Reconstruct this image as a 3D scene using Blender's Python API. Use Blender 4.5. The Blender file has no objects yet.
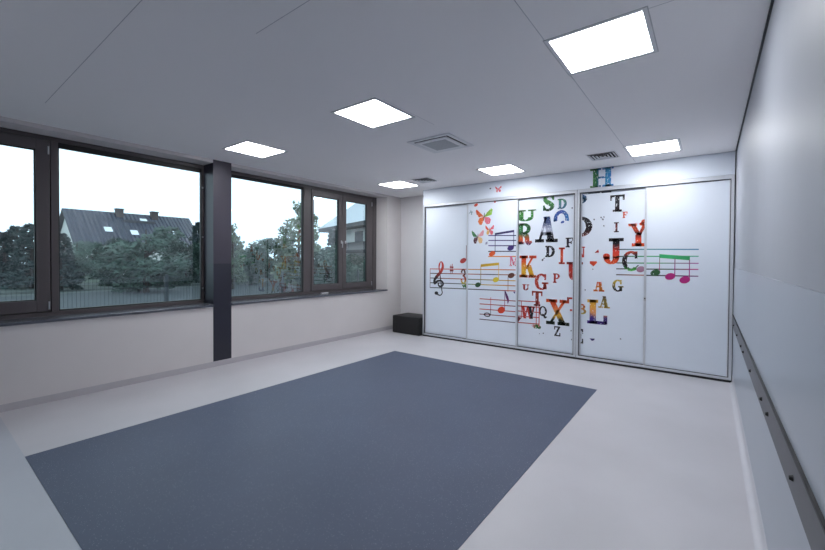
import bpy, bmesh, math, random
from mathutils import Vector, Matrix
SC = bpy.context.scene
COL = SC.collection
PI = math.pi

# ------------------------------------------------------------------ camera
YAW, PITCH, ROLL = 0.6482, -0.0136, 0.0059
cam_data = bpy.data.cameras.new('camera')
cam = bpy.data.objects.new('camera', cam_data); COL.objects.link(cam)
_r = Vector((math.cos(YAW), math.sin(YAW), 0)); _f = Vector((-math.sin(YAW), math.cos(YAW), 0)); _u = Vector((0, 0, 1))
_f, _u = math.cos(PITCH)*_f + math.sin(PITCH)*_u, -math.sin(PITCH)*_f + math.cos(PITCH)*_u
_r, _u = math.cos(ROLL)*_r + math.sin(ROLL)*_u, -math.sin(ROLL)*_r + math.cos(ROLL)*_u
M = Matrix((_r, _u, -_f)).transposed().to_4x4()
M.translation = Vector((0, 0, 1.5819))
cam.matrix_world = M
cam_data.sensor_width = 36.0
cam_data.lens = 388.82/825*36
cam_data.shift_x = -2.31/825
cam_data.shift_y = -10.6/825
cam_data.clip_start = 0.02; cam_data.clip_end = 500
SC.camera = cam

# ------------------------------------------------------------------ world, exposure
SKY = 2.1
PANEL = 24.0
wd = bpy.data.worlds.new('overcast_sky'); SC.world = wd; wd.use_nodes = True
nt = wd.node_tree; nt.nodes.clear()
wo = nt.nodes.new('ShaderNodeOutputWorld'); bg = nt.nodes.new('ShaderNodeBackground')
tc = nt.nodes.new('ShaderNodeTexCoord'); sx = nt.nodes.new('ShaderNodeSeparateXYZ')
rp = nt.nodes.new('ShaderNodeValToRGB')
rp.color_ramp.elements[0].position = 0.0; rp.color_ramp.elements[0].color = (.80, .90, .96, 1)
rp.color_ramp.elements[1].position = 0.35; rp.color_ramp.elements[1].color = (.95, .985, 1, 1)
nt.links.new(tc.outputs['Generated'], sx.inputs[0]); nt.links.new(sx.outputs['Z'], rp.inputs[0])
nt.links.new(rp.outputs[0], bg.inputs[0]); bg.inputs[1].default_value = SKY
nt.links.new(bg.outputs[0], wo.inputs[0])
SC.view_settings.view_transform = 'Standard'
SC.view_settings.look = 'None'
SC.view_settings.exposure = 0.0
SC.view_settings.gamma = 1.0
SC.view_settings.use_curve_mapping = False

# ------------------------------------------------------------------ materials
def lin(c):
    return tuple(((v/255)/12.92 if v/255 <= .04045 else ((v/255+.055)/1.055)**2.4) for v in c) + (1,)
MATS = {}
def mat(name, rgb, rough=.5, metal=0, spec=.5, var=0, scale=8, bump=0, bscale=60, coat=0):
    if name in MATS: return MATS[name]
    m = bpy.data.materials.new(name); m.use_nodes = True; t = m.node_tree; b = t.nodes['Principled BSDF']
    c = lin(rgb); b.inputs['Base Color'].default_value = c
    b.inputs['Roughness'].default_value = rough; b.inputs['Metallic'].default_value = metal
    b.inputs['Specular IOR Level'].default_value = spec
    b.inputs['Coat Weight'].default_value = coat
    g = t.nodes.new('ShaderNodeTexCoord')
    if var:
        n = t.nodes.new('ShaderNodeTexNoise'); n.inputs['Scale'].default_value = scale; n.inputs['Detail'].default_value = 4
        r = t.nodes.new('ShaderNodeValToRGB')
        r.color_ramp.elements[0].position = .3; r.color_ramp.elements[1].position = .7
        r.color_ramp.elements[0].color = tuple(v*(1-var) for v in c[:3])+(1,)
        r.color_ramp.elements[1].color = tuple(min(1, v*(1+var)) for v in c[:3])+(1,)
        t.links.new(g.outputs['Object'], n.inputs['Vector']); t.links.new(n.outputs[0], r.inputs[0]); t.links.new(r.outputs[0], b.inputs['Base Color'])
    if bump:
        n = t.nodes.new('ShaderNodeTexNoise'); n.inputs['Scale'].default_value = bscale; n.inputs['Detail'].default_value = 3
        bp = t.nodes.new('ShaderNodeBump'); bp.inputs['Strength'].default_value = bump; bp.inputs['Distance'].default_value = .01
        t.links.new(g.outputs['Object'], n.inputs['Vector']); t.links.new(n.outputs[0], bp.inputs['Height']); t.links.new(bp.outputs[0], b.inputs['Normal'])
    MATS[name] = m
    return m

def speckle_mat(name, base, fleck, rough, scale, amount, spec=.5):
    m = bpy.data.materials.new(name); m.use_nodes = True; t = m.node_tree; b = t.nodes['Principled BSDF']
    b.inputs['Roughness'].default_value = rough; b.inputs['Specular IOR Level'].default_value = spec
    g = t.nodes.new('ShaderNodeTexCoord')
    v = t.nodes.new('ShaderNodeTexVoronoi'); v.inputs['Scale'].default_value = scale
    r = t.nodes.new('ShaderNodeValToRGB'); r.color_ramp.interpolation = 'CONSTANT'
    r.color_ramp.elements[0].color = (1, 1, 1, 1); r.color_ramp.elements[1].position = .22; r.color_ramp.elements[1].color = (0, 0, 0, 1)
    sc = t.nodes.new('ShaderNodeSeparateColor'); lt = t.nodes.new('ShaderNodeMath'); lt.operation = 'LESS_THAN'; lt.inputs[1].default_value = amount
    mu = t.nodes.new('ShaderNodeMath'); mu.operation = 'MULTIPLY'
    n = t.nodes.new('ShaderNodeTexNoise'); n.inputs['Scale'].default_value = 1.3; n.inputs['Detail'].default_value = 6
    rr = t.nodes.new('ShaderNodeValToRGB'); c = lin(base)
    rr.color_ramp.elements[0].position = .3; rr.color_ramp.elements[1].position = .7
    rr.color_ramp.elements[0].color = tuple(x*.95 for x in c[:3])+(1,); rr.color_ramp.elements[1].color = tuple(x*1.05 for x in c[:3])+(1,)
    mx = t.nodes.new('ShaderNodeMix'); mx.data_type = 'RGBA'
    L = t.links.new
    L(g.outputs['Object'], v.inputs['Vector']); L(g.outputs['Object'], n.inputs['Vector'])
    L(v.outputs['Distance'], r.inputs[0]); L(v.outputs['Color'], sc.inputs[0]); L(sc.outputs[0], lt.inputs[0])
    L(r.outputs[0], mu.inputs[0]); L(lt.outputs[0], mu.inputs[1]); L(mu.outputs[0], mx.inputs[0])
    L(n.outputs[0], rr.inputs[0]); L(rr.outputs[0], mx.inputs[6]); mx.inputs[7].default_value = lin(fleck)
    L(mx.outputs[2], b.inputs['Base Color'])
    return m

def ceiling_mat():
    # white plasterboard with hairline board joints (real seams in the ceiling)
    m = bpy.data.materials.new('ceiling_board'); m.use_nodes = True; t = m.node_tree; b = t.nodes['Principled BSDF']
    b.inputs['Roughness'].default_value = .7; b.inputs['Specular IOR Level'].default_value = .2
    g = t.nodes.new('ShaderNodeNewGeometry'); s = t.nodes.new('ShaderNodeSeparateXYZ'); t.links.new(g.outputs['Position'], s.inputs[0])
    acc = None
    def math_n(op, a, bb, c=None):
        n = t.nodes.new('ShaderNodeMath'); n.operation = op
        for i, v in enumerate((a, bb, c)):
            if v is None: continue
            if isinstance(v, (int, float)): n.inputs[i].default_value = v
            else: t.links.new(v, n.inputs[i])
        return n.outputs[0]
    # (axis, position, from, to) on the other axis
    for ax, p, a, c in (('X', -.868, 1.2, 2.54), ('X', -.868, 3.1, 6.4), ('Y', .81, -4.9, -2.3), ('Y', 1.363, -2.3, -1.4), ('Y', 2.55, -.29, .2), ('X', -2.33, 2.6, 3.4)):
        o = 'Y' if ax == 'X' else 'X'
        q = math_n('COMPARE', s.outputs[ax], p, .0025)
        lo = math_n('GREATER_THAN', s.outputs[o], a); hi = math_n('LESS_THAN', s.outputs[o], c)
        q = math_n('MULTIPLY', math_n('MULTIPLY', q, lo), hi)
        acc = q if acc is None else math_n('MAXIMUM', acc, q)
    mx = t.nodes.new('ShaderNodeMix'); mx.data_type = 'RGBA'
    mx.inputs[6].default_value = lin((252, 250, 251)); mx.inputs[7].default_value = lin((196, 196, 202))
    t.links.new(acc, mx.inputs[0]); t.links.new(mx.outputs[2], b.inputs['Base Color'])
    return m

def glass_mat():
    m = bpy.data.materials.new('window_glass'); m.use_nodes = True; t = m.node_tree; t.nodes.clear()
    o = t.nodes.new('ShaderNodeOutputMaterial'); mx = t.nodes.new('ShaderNodeMixShader')
    tr = t.nodes.new('ShaderNodeBsdfTransparent'); tr.inputs[0].default_value = (.68, .83, .90, 1)
    gl = t.nodes.new('ShaderNodeBsdfGlossy'); gl.inputs['Roughness'].default_value = 0.0; gl.inputs[0].default_value = (.95, 1, 1, 1)
    fr = t.nodes.new('ShaderNodeFresnel'); fr.inputs[0].default_value = 1.6
    mu = t.nodes.new('ShaderNodeMath'); mu.operation = 'MULTIPLY'; mu.inputs[1].default_value = 2.6; mu.use_clamp = True
    t.links.new(fr.outputs[0], mu.inputs[0]); t.links.new(mu.outputs[0], mx.inputs[0])
    t.links.new(tr.outputs[0], mx.inputs[1]); t.links.new(gl.outputs[0], mx.inputs[2]); t.links.new(mx.outputs[0], o.inputs[0])
    return m

def emit_mat(name, rgb, strength):
    m = bpy.data.materials.new(name); m.use_nodes = True; b = m.node_tree.nodes['Principled BSDF']
    b.inputs['Base Color'].default_value = (.9, .9, .9, 1)
    b.inputs['Emission Color'].default_value = lin(rgb); b.inputs['Emission Strength'].default_value = strength
    return m

DOOR_WHITE = (222, 229, 240)
_inkn = [0]
def ink(stops, axis='Z', fleck=.0, wobble=.35, flecks=(238, 240, 246)):
    """printed film: colours blended along the print (Generated coordinates), with worn white flecks"""
    key = ('ink', tuple(stops), axis, fleck, wobble)
    if key in MATS: return MATS[key]
    _inkn[0] += 1
    m = bpy.data.materials.new('printed_film'); m.use_nodes = True; t = m.node_tree; b = t.nodes['Principled BSDF']
    b.inputs['Roughness'].default_value = .35
    L = t.links.new
    g = t.nodes.new('ShaderNodeTexCoord'); s = t.nodes.new('ShaderNodeSeparateXYZ'); L(g.outputs['Generated'], s.inputs[0])
    n = t.nodes.new('ShaderNodeTexNoise'); n.inputs['Scale'].default_value = 16; n.inputs['Detail'].default_value = 4
    L(g.outputs['Object'], n.inputs['Vector'])
    ma = t.nodes.new('ShaderNodeMath'); ma.operation = 'MULTIPLY_ADD'; ma.inputs[1].default_value = wobble; L(n.outputs[0], ma.inputs[0])
    sub = t.nodes.new('ShaderNodeMath'); sub.operation = 'SUBTRACT'; sub.inputs[1].default_value = wobble*.5
    L(s.outputs[axis], sub.inputs[0]); L(sub.outputs[0], ma.inputs[2])
    r = t.nodes.new('ShaderNodeValToRGB'); k = len(stops)
    r.color_ramp.elements[0].color = lin(stops[0]); r.color_ramp.elements[1].color = lin(stops[-1])
    for i in range(1, k-1):
        e = r.color_ramp.elements.new(i/(k-1)); e.color = lin(stops[i])
    L(ma.outputs[0], r.inputs[0])
    out = r.outputs[0]
    if fleck:
        n2 = t.nodes.new('ShaderNodeTexNoise'); n2.inputs['Scale'].default_value = 42; n2.inputs['Detail'].default_value = 3
        L(g.outputs['Object'], n2.inputs['Vector'])
        gt = t.nodes.new('ShaderNodeMath'); gt.operation = 'GREATER_THAN'; gt.inputs[1].default_value = .69-fleck; L(n2.outputs[0], gt.inputs[0])
        mx = t.nodes.new('ShaderNodeMix'); mx.data_type = 'RGBA'; L(gt.outputs[0], mx.inputs[0]); L(out, mx.inputs[6]); mx.inputs[7].default_value = lin(flecks)
        out = mx.outputs[2]
    L(out, b.inputs['Base Color'])
    MATS[key] = m
    return m

m_wall_l = mat('wall_paint_warm', (213, 208, 208), .6, var=.02, scale=2, bump=.05)
m_wall_n = mat('wall_paint_plain_white', (240, 240, 240), .6)
m_wall_b = mat('wall_paint_grey', (226, 224, 226), .6, var=.02, scale=2)
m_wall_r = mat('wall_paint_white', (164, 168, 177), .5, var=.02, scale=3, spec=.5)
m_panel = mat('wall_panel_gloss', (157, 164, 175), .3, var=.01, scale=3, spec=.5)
m_floor = speckle_mat('floor_vinyl', (193, 191, 196), (176, 175, 182), .38, 260, .3)
m_floor2 = speckle_mat('floor_vinyl_cool', (180, 183, 192), (164, 168, 177), .38, 260, .3)
m_mat = speckle_mat('mat_vinyl', (78, 87, 108), (150, 158, 172), .5, 130, .2, .3)
m_base = mat('baseboard_vinyl', (184, 180, 185), .45, var=.02)
m_cove = mat('cove_vinyl', (198, 197, 203), .4, var=.02)
m_ceil = ceiling_mat()
m_frame = mat('window_frame_paint', (85, 79, 81), .38, var=.05, scale=3)
m_frame_d = mat('window_gasket', (22, 23, 27), .5)
m_sill = mat('sill_stone', (82, 84, 94), .18, var=.1, scale=30)
m_col_u = mat('pillar_cladding', (62, 58, 70), .42, var=.04, scale=5)
m_col_l = mat('pillar_cladding_dark', (40, 40, 52), .3, var=.04, scale=5)
m_steel = mat('steel', (190, 192, 196), .3, 1)
m_alu = mat('aluminium_profile', (206, 209, 216), .4, .35, var=.02, scale=20)
m_gap_shade = mat('gap_shade_paint', (70, 72, 78), .4, .4)  # dark tone painted in as shade along the door gaps
m_fascia = mat('fascia_laminate', DOOR_WHITE, .5, var=.01, scale=2)
m_door = mat('door_laminate', DOOR_WHITE, .32, var=.01, scale=2)
m_carc = mat('carcass_board', (214, 217, 222), .5, var=.02)
m_black = mat('plain_black', (18, 19, 24), .5)
m_rail = mat('rail_metal', (84, 84, 90), .45, .1, var=.08, scale=12)
m_screw = mat('screw_hole', (12, 12, 14), .6)
m_white = mat('white_enamel', (228, 229, 232), .4)
m_gap = mat('panel_gap', (190, 190, 195), .6)
m_vent = mat('vent_mesh', (176, 180, 184), .6, var=.15, scale=120)
m_void = mat('duct_void', (6, 6, 8), 1, 0, 0)
m_slat = mat('grille_slat', (196, 198, 204), .45)
m_leather = mat('black_leatherette', (13, 13, 15), .5, bump=.25, bscale=90)
m_light = emit_mat('led_diffuser', (250, 252, 255), PANEL)
m_glass = glass_mat()

# ------------------------------------------------------------------ mesh helpers
class MB:
    def __init__(s): s.v, s.f, s.mi, s.ms = [], [], [], []
    def slot(s, m):
        if m not in s.ms: s.ms.append(m)
        return s.ms.index(m)
    def poly(s, pts, m):
        i = len(s.v); s.v += [tuple(p) for p in pts]; s.f.append(tuple(range(i, i+len(pts)))); s.mi.append(s.slot(m)); return s
    def box(s, x0, x1, y0, y1, z0, z1, m):
        p = [(x0,y0,z0),(x1,y0,z0),(x1,y1,z0),(x0,y1,z0),(x0,y0,z1),(x1,y0,z1),(x1,y1,z1),(x0,y1,z1)]
        i = len(s.v); s.v += p; k = s.slot(m)
        for f in ((0,3,2,1),(4,5,6,7),(0,1,5,4),(1,2,6,5),(2,3,7,6),(3,0,4,7)):
            s.f.append(tuple(i+a for a in f)); s.mi.append(k)
        return s
    def tube(s, a, b, r, m, n=10, r2=None):
        a, b = Vector(a), Vector(b); d = (b-a).normalized(); r2 = r if r2 is None else r2
        p = d.orthogonal().normalized(); q = d.cross(p); i = len(s.v); k = s.slot(m)
        for c, rr in ((a, r), (b, r2)):
            s.v += [tuple(c+rr*(math.cos(2*PI*j/n)*p+math.sin(2*PI*j/n)*q)) for j in range(n)]
        for j in range(n): s.f.append((i+j, i+(j+1) % n, i+n+(j+1) % n, i+n+j)); s.mi.append(k)
        s.f.append(tuple(i+j for j in reversed(range(n)))); s.f.append(tuple(i+n+j for j in range(n))); s.mi += [k, k]
        return s
    def build(s, name, parent=None, loc=None, bevel=0, smooth=False, seg=2):
        """vertices are world coordinates; loc becomes the object's origin"""
        me = bpy.data.meshes.new(name)
        o = bpy.data.objects.new(name, me); COL.objects.link(o)
        base = Vector(loc) if loc is not None else (Vector(parent['_o']) if parent is not None and '_o' in parent else Vector((0, 0, 0)))
        me.from_pydata([tuple(Vector(v)-base) for v in s.v], [], s.f)
        for m in s.ms: me.materials.append(m)
        for p, k in zip(me.polygons, s.mi): p.material_index = k; p.use_smooth = smooth
        me.update()
        if parent is not None:
            o.parent = parent; o.location = base - Vector(parent['_o'])
        else: o.location = base
        o['_o'] = tuple(base)
        if bevel:
            md = o.modifiers.new('bevel', 'BEVEL'); md.width = bevel; md.segments = seg; md.limit_method = 'ANGLE'; md.angle_limit = .6
        return o
def thing(name, loc, label=None, cat=None, group=None, kind=None):
    o = bpy.data.objects.new(name, None); COL.objects.link(o); o.location = loc; o['_o'] = tuple(loc); o.empty_display_size = .1
    return tag(o, label, cat, group, kind)
def tag(o, label=None, cat=None, group=None, kind=None):
    for k, v in (('label', label), ('category', cat), ('group', group), ('kind', kind)):
        if v: o[k] = v
    return o
def children(o): return [c for c in COL.objects if c.parent == o]
def copy_tree(o, parent=None):
    c = o.copy(); COL.objects.link(c)
    if parent is not None: c.parent = parent
    for ch in children(o): copy_tree(ch, c)
    return c
def ringbox(mb, y0, y1, z0, z1, w, x0, x1, m, wb=None, wt=None):
    """rectangular frame in the y-z plane, thickness x0..x1"""
    wb = w if wb is None else wb; wt = w if wt is None else wt
    mb.box(x0, x1, y0, y0+w, z0, z1, m); mb.box(x0, x1, y1-w, y1, z0, z1, m)
    mb.box(x0, x1, y0+w, y1-w, z0, z0+wb, m); mb.box(x0, x1, y0+w, y1-w, z1-wt, z1, m)
    return mb

# ------------------------------------------------------------------ room shell
XL, XR, YN, YF, H = -5.7197, .2612, -1.7, 7.013, 3.0
XO = -6.12                                   # outer face of the window wall
FLOOR_Y = .578
S = lambda o: tag(o, kind='structure')
S(MB().box(XL, XR+.1, FLOOR_Y, YF+.1, -.1, 0, m_floor).build('floor'))
S(MB().box(XL, XR+.1, YN-.1, FLOOR_Y, -.1, 0, m_floor2).build('floor'))
S(MB().box(XL-.0, XR+.0, YN-.1, YF+.1, H, H+.1, m_ceil).build('ceiling'))
SILL, HEAD = .875, 2.955
W1A, W1B, W2A, W2B = -.9, 2.722, 2.988, 6.52  # window openings along y
w = MB()
w.box(XO, XL, YN-.1, YF+.1, -.1, SILL, m_wall_l)
w.box(XO, XL, YN-.1, YF+.1, HEAD, H+.1, m_wall_l)
w.box(XO, XL, YN-.1, W1A, SILL, HEAD, m_wall_l)
w.box(XO, XL, W2B, YF+.1, SILL, HEAD, m_wall_l)
w.poly([(XL, W2B, SILL), (XL, W2B, HEAD), (XO, W2B-.095, HEAD), (XO, W2B-.095, SILL)], m_wall_l)
S(w.build('wall_left'))
S(MB().box(XL, XR+.1, YF, YF+.1, 0, H, m_wall_b).build('wall_back'))
S(MB().box(XL, XR+.1, YN-.1, YN, 0, H, m_wall_n).build('wall_near'))
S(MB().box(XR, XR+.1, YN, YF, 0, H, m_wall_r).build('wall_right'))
# shadow gap strip between ceiling and right wall
S(MB().box(XR-.012, XR, YN, 6.476, H-.012, H, m_frame_d).build('trim_1'))
# lower protective panel on the right wall, its rail is a thing further down
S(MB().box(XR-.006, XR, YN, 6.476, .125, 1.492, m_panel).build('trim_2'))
# coved vinyl baseboards
def cove(mb, pts, a, b, m, axis):
    for (p, q) in zip(pts, pts[1:]):
        if axis == 'y': mb.poly([(p[0], a, p[1]), (q[0], a, q[1]), (q[0], b, q[1]), (p[0], b, p[1])], m)
        else: mb.poly([(a, p[0], p[1]), (a, q[0], q[1]), (b, q[0], q[1]), (b, p[0], p[1])], m)
    return mb
S(MB().box(XL, XL+.007, YN, YF, .0, .077, m_base).build('baseboard_left', bevel=.002))
S(MB().box(XL+.007, -4.72, YF-.007, YF, .0, .077, m_base).build('baseboard_back', bevel=.002))
cp = [(XR-.007-.035*(1-math.sin(t*PI/2/6)), .002+.035*(1-math.cos(t*PI/2/6))) for t in range(7)] + [(XR-.007, .122), (XR, .125)]
S(cove(MB(), cp, YN, 6.476, m_cove, 'y').build('baseboard_right', smooth=True))

# pillar between the windows: full height from the window plane, cladding down to the baseboard
c = MB()
c.box(XO+.02, XL+.006, W1B, W2A, 1.5, H-.001, m_col_u)
c.box(XO+.02, XL+.006, W1B, W2A, SILL+.031, 1.5, m_col_l)
c.box(XL, XL+.006, W1B, W2A, .078, SILL+.031, m_col_l)
S(c.build('trim_3'))

# ------------------------------------------------------------------ windows
XF = -6.0                                     # room-side face of the window frames
FZ0, FZ1 = .906, HEAD
def pane(parent, y0, y1, z0, z1, x=XF-.045):
    return MB().poly([(x, y0, z0), (x, y1, z0), (x, y1, z1), (x, y0, z1)], m_glass).build('pane', parent)
def sash(parent, y0, y1, z0, z1, wl, wr, wt, wb):
    mb = MB(); x0, x1 = XF-.05, XF+.012
    mb.box(x0, x1, y0, y0+wl, z0, z1, m_frame); mb.box(x0, x1, y1-wr, y1, z0, z1, m_frame)
    mb.box(x0, x1, y0+wl, y1-wr, z0, z0+wb, m_frame); mb.box(x0, x1, y0+wl, y1-wr, z1-wt, z1, m_frame)
    o = mb.build('sash', parent, bevel=.004)
    g = MB(); ringbox(g, y0+wl-.001, y1-wr+.001, z0+wb-.001, z1-wt+.001, .012, XF-.04, XF-.008, m_frame_d); g.build('gasket', o)
    p = pane(o, y0+wl, y1-wr, z0+wb, z1-wt)
    return o
def hinge(parent, y, z):
    mb = MB(); mb.tube((XF+.02, y, z-.045), (XF+.02, y, z+.045), .009, m_steel); mb.build('hinge', parent)
def handle(parent, y, z, side):
    mb = MB(); mb.box(XF+.012, XF+.022, y-.014, y+.014, z-.03, z+.03, m_steel)
    mb.tube((XF+.02, y, z), (XF+.06, y, z), .009, m_steel); mb.tube((XF+.055, y, z+.008), (XF+.055, y+side*.01, z-.115), .010, m_steel)
    mb.build('handle', parent, bevel=.003)
def backing(parent, y0, y1):
    g = MB(); ringbox(g, y0-.01, y1+.01, FZ0+.04, FZ1-.04, .04, XF-.075, XF-.052, m_frame_d); g.build('rebate', parent)
# window 1: casement on the left, fixed light on the right
w1 = thing('window_1', (XF, (W1A+W1B)/2, FZ0), kind='structure')
f = MB(); x0, x1 = XF-.08, XF
f.box(x0, x1, W1A, W1A+.07, FZ0, FZ1, m_frame); f.box(x0, x1, W1A+.06, W1B, FZ1-.05, FZ1, m_frame); f.box(x0, x1, W1A+.06, W1B, FZ0, FZ0+.05, m_frame)
f.box(x0, x1+.006, 1.034, 1.098, FZ0+.05, FZ1-.05, m_frame)
f.box(x0, x1, W1B-.03, W1B, FZ0+.05, FZ1-.05, m_frame)
f.build('frame', w1, bevel=.004)
g = MB(); ringbox(g, 1.098, W1B-.03, FZ0+.05, FZ1-.05, .012, XF-.045, XF-.014, m_frame_d, wb=.016, wt=.062); g.build('glazing_bead', w1)
pane(w1, 1.11, W1B-.042, FZ0+.066, FZ1-.112)
s1 = sash(w1, W1A+.066, 1.024, FZ0+.056, FZ1-.056, .11, .115, .115, .13)
backing(w1, W1A+.066, 1.026)
hinge(s1, 1.012, 2.79); hinge(s1, 1.012, 1.03)
for z in (2.62, 1.89, 1.13):
    MB().box(XF, XF+.012, W1B-.03, W1B-.012, z-.012, z+.012, m_steel).build('glazing_clip', w1)
MB().box(XF-.01, XL+.03, W1A, W1B, SILL, SILL+.03, m_sill).build('sill', w1, bevel=.004)
# window 2: fixed light, then a double casement
w2 = thing('window_2', (XF, (W2A+W2B)/2, FZ0), kind='structure')
R2 = 6.44
f = MB()
f.box(x0, x1, W2A, R2, FZ1-.05, FZ1, m_frame); f.box(x0, x1, W2A, R2, FZ0, FZ0+.05, m_frame)
f.box(x0, x1+.006, 4.50, 4.665, FZ0+.05, FZ1-.05, m_frame)
f.box(x0, x1+.02, R2-.085, W2B, FZ0, FZ1, m_frame)
f.box(x0, x1, W2A, W2A+.05, FZ0+.05, FZ1-.05, m_frame)
f.build('frame', w2, bevel=.004)
g = MB(); ringbox(g, W2A+.05, 4.50, FZ0+.05, FZ1-.05, .012, XF-.045, XF-.014, m_frame_d, wb=.016, wt=.05); g.build('glazing_bead', w2)
pane(w2, W2A+.062, 4.488, FZ0+.066, FZ1-.1)
s2 = sash(w2, 4.675, 5.455, FZ0+.056, FZ1-.056, .055, .10, .12, .115)
s3 = sash(w2, 5.462, 6.345, FZ0+.056, FZ1-.056, .095, .18, .12, .115)
backing(w2, 4.675, 6.345); MB().box(XF-.075, XF-.052, 5.43, 5.49, FZ0+.05, FZ1-.05, m_frame_d).build('rebate', w2)
handle(s2, 5.42, 1.92, -1); handle(s3, 5.53, 1.92, 1)
hinge(s3, 6.31, 2.79); hinge(s3, 6.31, 1.04)
MB().box(XF-.01, XL+.03, W2A, W2B, SILL, SILL+.03, m_sill).build('sill', w2, bevel=.004)
tag(MB().box(XF+.03, XF+.07, 4.88, 5.04, SILL+.03, SILL+.048, m_white).build('white_block', loc=(XF+.05, 4.96, SILL+.03), bevel=.006),
    'small white block lying on the dark window sill under the casements', 'wedge')  # plain white block, use unknown

# ------------------------------------------------------------------ floor mat
tag(MB().box(-4.2927, -1.0717, FLOOR_Y, 5.1129, 0.0, .003, m_mat).build('floor_mat', loc=(-2.68, 2.85, 0)),
    'large dark blue-grey speckled vinyl rectangle on the pale floor', 'floor mat')

# ------------------------------------------------------------------ ceiling lights
def make_light():
    t = thing('ceiling_light', (0, 0, H))
    e, o = .263, .289
    mb = MB(); z0, z1 = H-.003, H
    for a in ((-o, o, -o, -e), (-o, o, e, o), (-o, -e, -e, e), (e, o, -e, e)): mb.box(*a, z0, z1, m_white)
    mb.build('light_frame', t)
    g = MB(); q = o+.005
    for a in ((-q, q, -q, -o), (-q, q, o, q), (-q, -o, -o, o), (o, q, -o, o)): g.box(*a, H-.0035, H, m_gap)
    g.build('gap_edge', t)
    MB().box(-e, e, -e, e, H-.0026, H-.001, m_light).build('diffuser', t)
    return t
XS, YS = (-.855, -2.9206, -5.0336), (2.5422, 5.4847)
LBL = {(0,0): 'square white ceiling light nearest the camera, by the right wall', (1,0): 'square white ceiling light in the middle of the near row',
       (2,0): 'square white ceiling light above the dark pillar by the windows', (0,1): 'square white ceiling light before the wardrobe, nearest the right wall',
       (1,1): 'square white ceiling light before the wardrobe, middle of its row', (2,1): 'square white ceiling light in the far corner by the casements'}
proto = make_light()
for i, x in enumerate(XS):
    for j, y in enumerate(YS):
        o = proto if (i, j) == (0, 0) else copy_tree(proto)
        o.location = (x+.27, y+.27, H); tag(o, LBL[i, j], 'ceiling light', 'square ceiling light panels')

# ------------------------------------------------------------------ ceiling vents
t = thing('ceiling_vent', (-2.64, 4.0, H), 'white square ceiling air outlet with grey mesh centre', 'vent')
t['_o'] = (-2.64, 4.0, H)
cx, cy = -2.64, 4.0
mb = MB()
def sq(mb, a, b, z0, z1, m):
    for q in ((-b, b, -b, -a), (-b, b, a, b), (-b, -a, -a, a), (a, b, -a, a)): mb.box(cx+q[0], cx+q[1], cy+q[2], cy+q[3], z0, z1, m)
sq(mb, .245, .295, H-.012, H, m_white); mb.build('vent_frame', t, bevel=.003)
mb = MB().box(cx-.245, cx+.245, cy-.245, cy+.245, H-.002, H, m_void); mb.build('slot', t)
mb = MB(); mb.box(cx-.222, cx+.222, cy-.222, cy+.222, H-.02, H-.008, m_white); mb.build('cover_plate', t, bevel=.003)
mb = MB(); mb.box(cx-.165, cx+.165, cy-.165, cy+.165, H-.023, H-.0195, m_vent); mb.build('mesh_panel', t)
def make_grille():
    t = thing('ceiling_grille', (0, 0, H))
    MB().box(-.165, .165, -.165, .165, H-.003, H, m_void).build('duct_opening', t)
    f = MB()
    for q in ((-.18, .18, -.18, -.165), (-.18, .18, .165, .18), (-.18, -.165, -.165, .165), (.165, .18, -.165, .165)): f.box(*q, H-.006, H, m_white)
    f.build('grille_frame', t)
    for k in range(4):                        # nested square louvres flaring outwards and down
        a = .160-.040*k; b = a-.022; zl, zh = H-.0125, H-.0077
        mb = MB()
        P = lambda r, z: [(-r, -r, z), (r, -r, z), (r, r, z), (-r, r, z)]
        lo, hi = P(a, zl), P(b, zh)
        for i in range(4): mb.poly([lo[i], lo[(i+1) % 4], hi[(i+1) % 4], hi[i]], m_slat)
        o = mb.build('louvre', t)
        md = o.modifiers.new('thick', 'SOLIDIFY'); md.thickness = .001
    return t
g1 = make_grille(); g1.location = (-4.085, 5.68, H)
g2 = copy_tree(g1); g2.location = (-1.17, 5.76, H)
tag(g1, 'dark louvred ceiling grille over the left wardrobe door', 'vent', 'louvred ceiling grilles')
tag(g2, 'dark louvred ceiling grille above the printed letter H', 'vent', 'louvred ceiling grilles')

# ------------------------------------------------------------------ black pouf
def rbox(name, x0, x1, y0, y1, z0, z1, m, parent, r):
    return MB().box(x0, x1, y0, y1, z0, z1, m).build(name, parent, bevel=r, smooth=True, seg=4)
t = thing('pouf', (-5.06, 6.66, 0), 'black leatherette pouf block on the floor beside the wardrobe', 'pouf')
rbox('cushion', -5.435, -4.712, 6.385, 6.92, .006, .374, m_leather, t, .022)
mb = MB()
for x in (-5.36, -4.77):
    for y in (6.45, 6.86): mb = MB().tube((x, y, 0), (x, y, .022), .02, m_black); mb.build('foot', t)

# ------------------------------------------------------------------ wall rail
t = thing('wall_rail', (XR-.01, 2.4, .815), 'long dark grey metal bumper rail along the right wall', 'rail')
RX = XR-.006
mb = MB(); mb.box(RX-.009, RX, YN+.01, 6.47, .742, .884, m_rail); mb.build('rail_bar', t, bevel=.004)
MB().box(RX-.011, RX, YN+.01, 6.47, .884, .893, m_frame_d).build('top_lip', t)
for y, z in ((6.018, 0.809), (5.324, 0.798), (4.678, 0.795), (4.377, 0.798), (3.671, 0.795), (2.919, 0.805), (2.630, 0.811), (1.900, 0.814), (.8, .82)):
    MB().tube((RX-.020, y, z), (RX-.008, y, z), .007, m_screw, 14, .012).build('screw', t)

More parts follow.
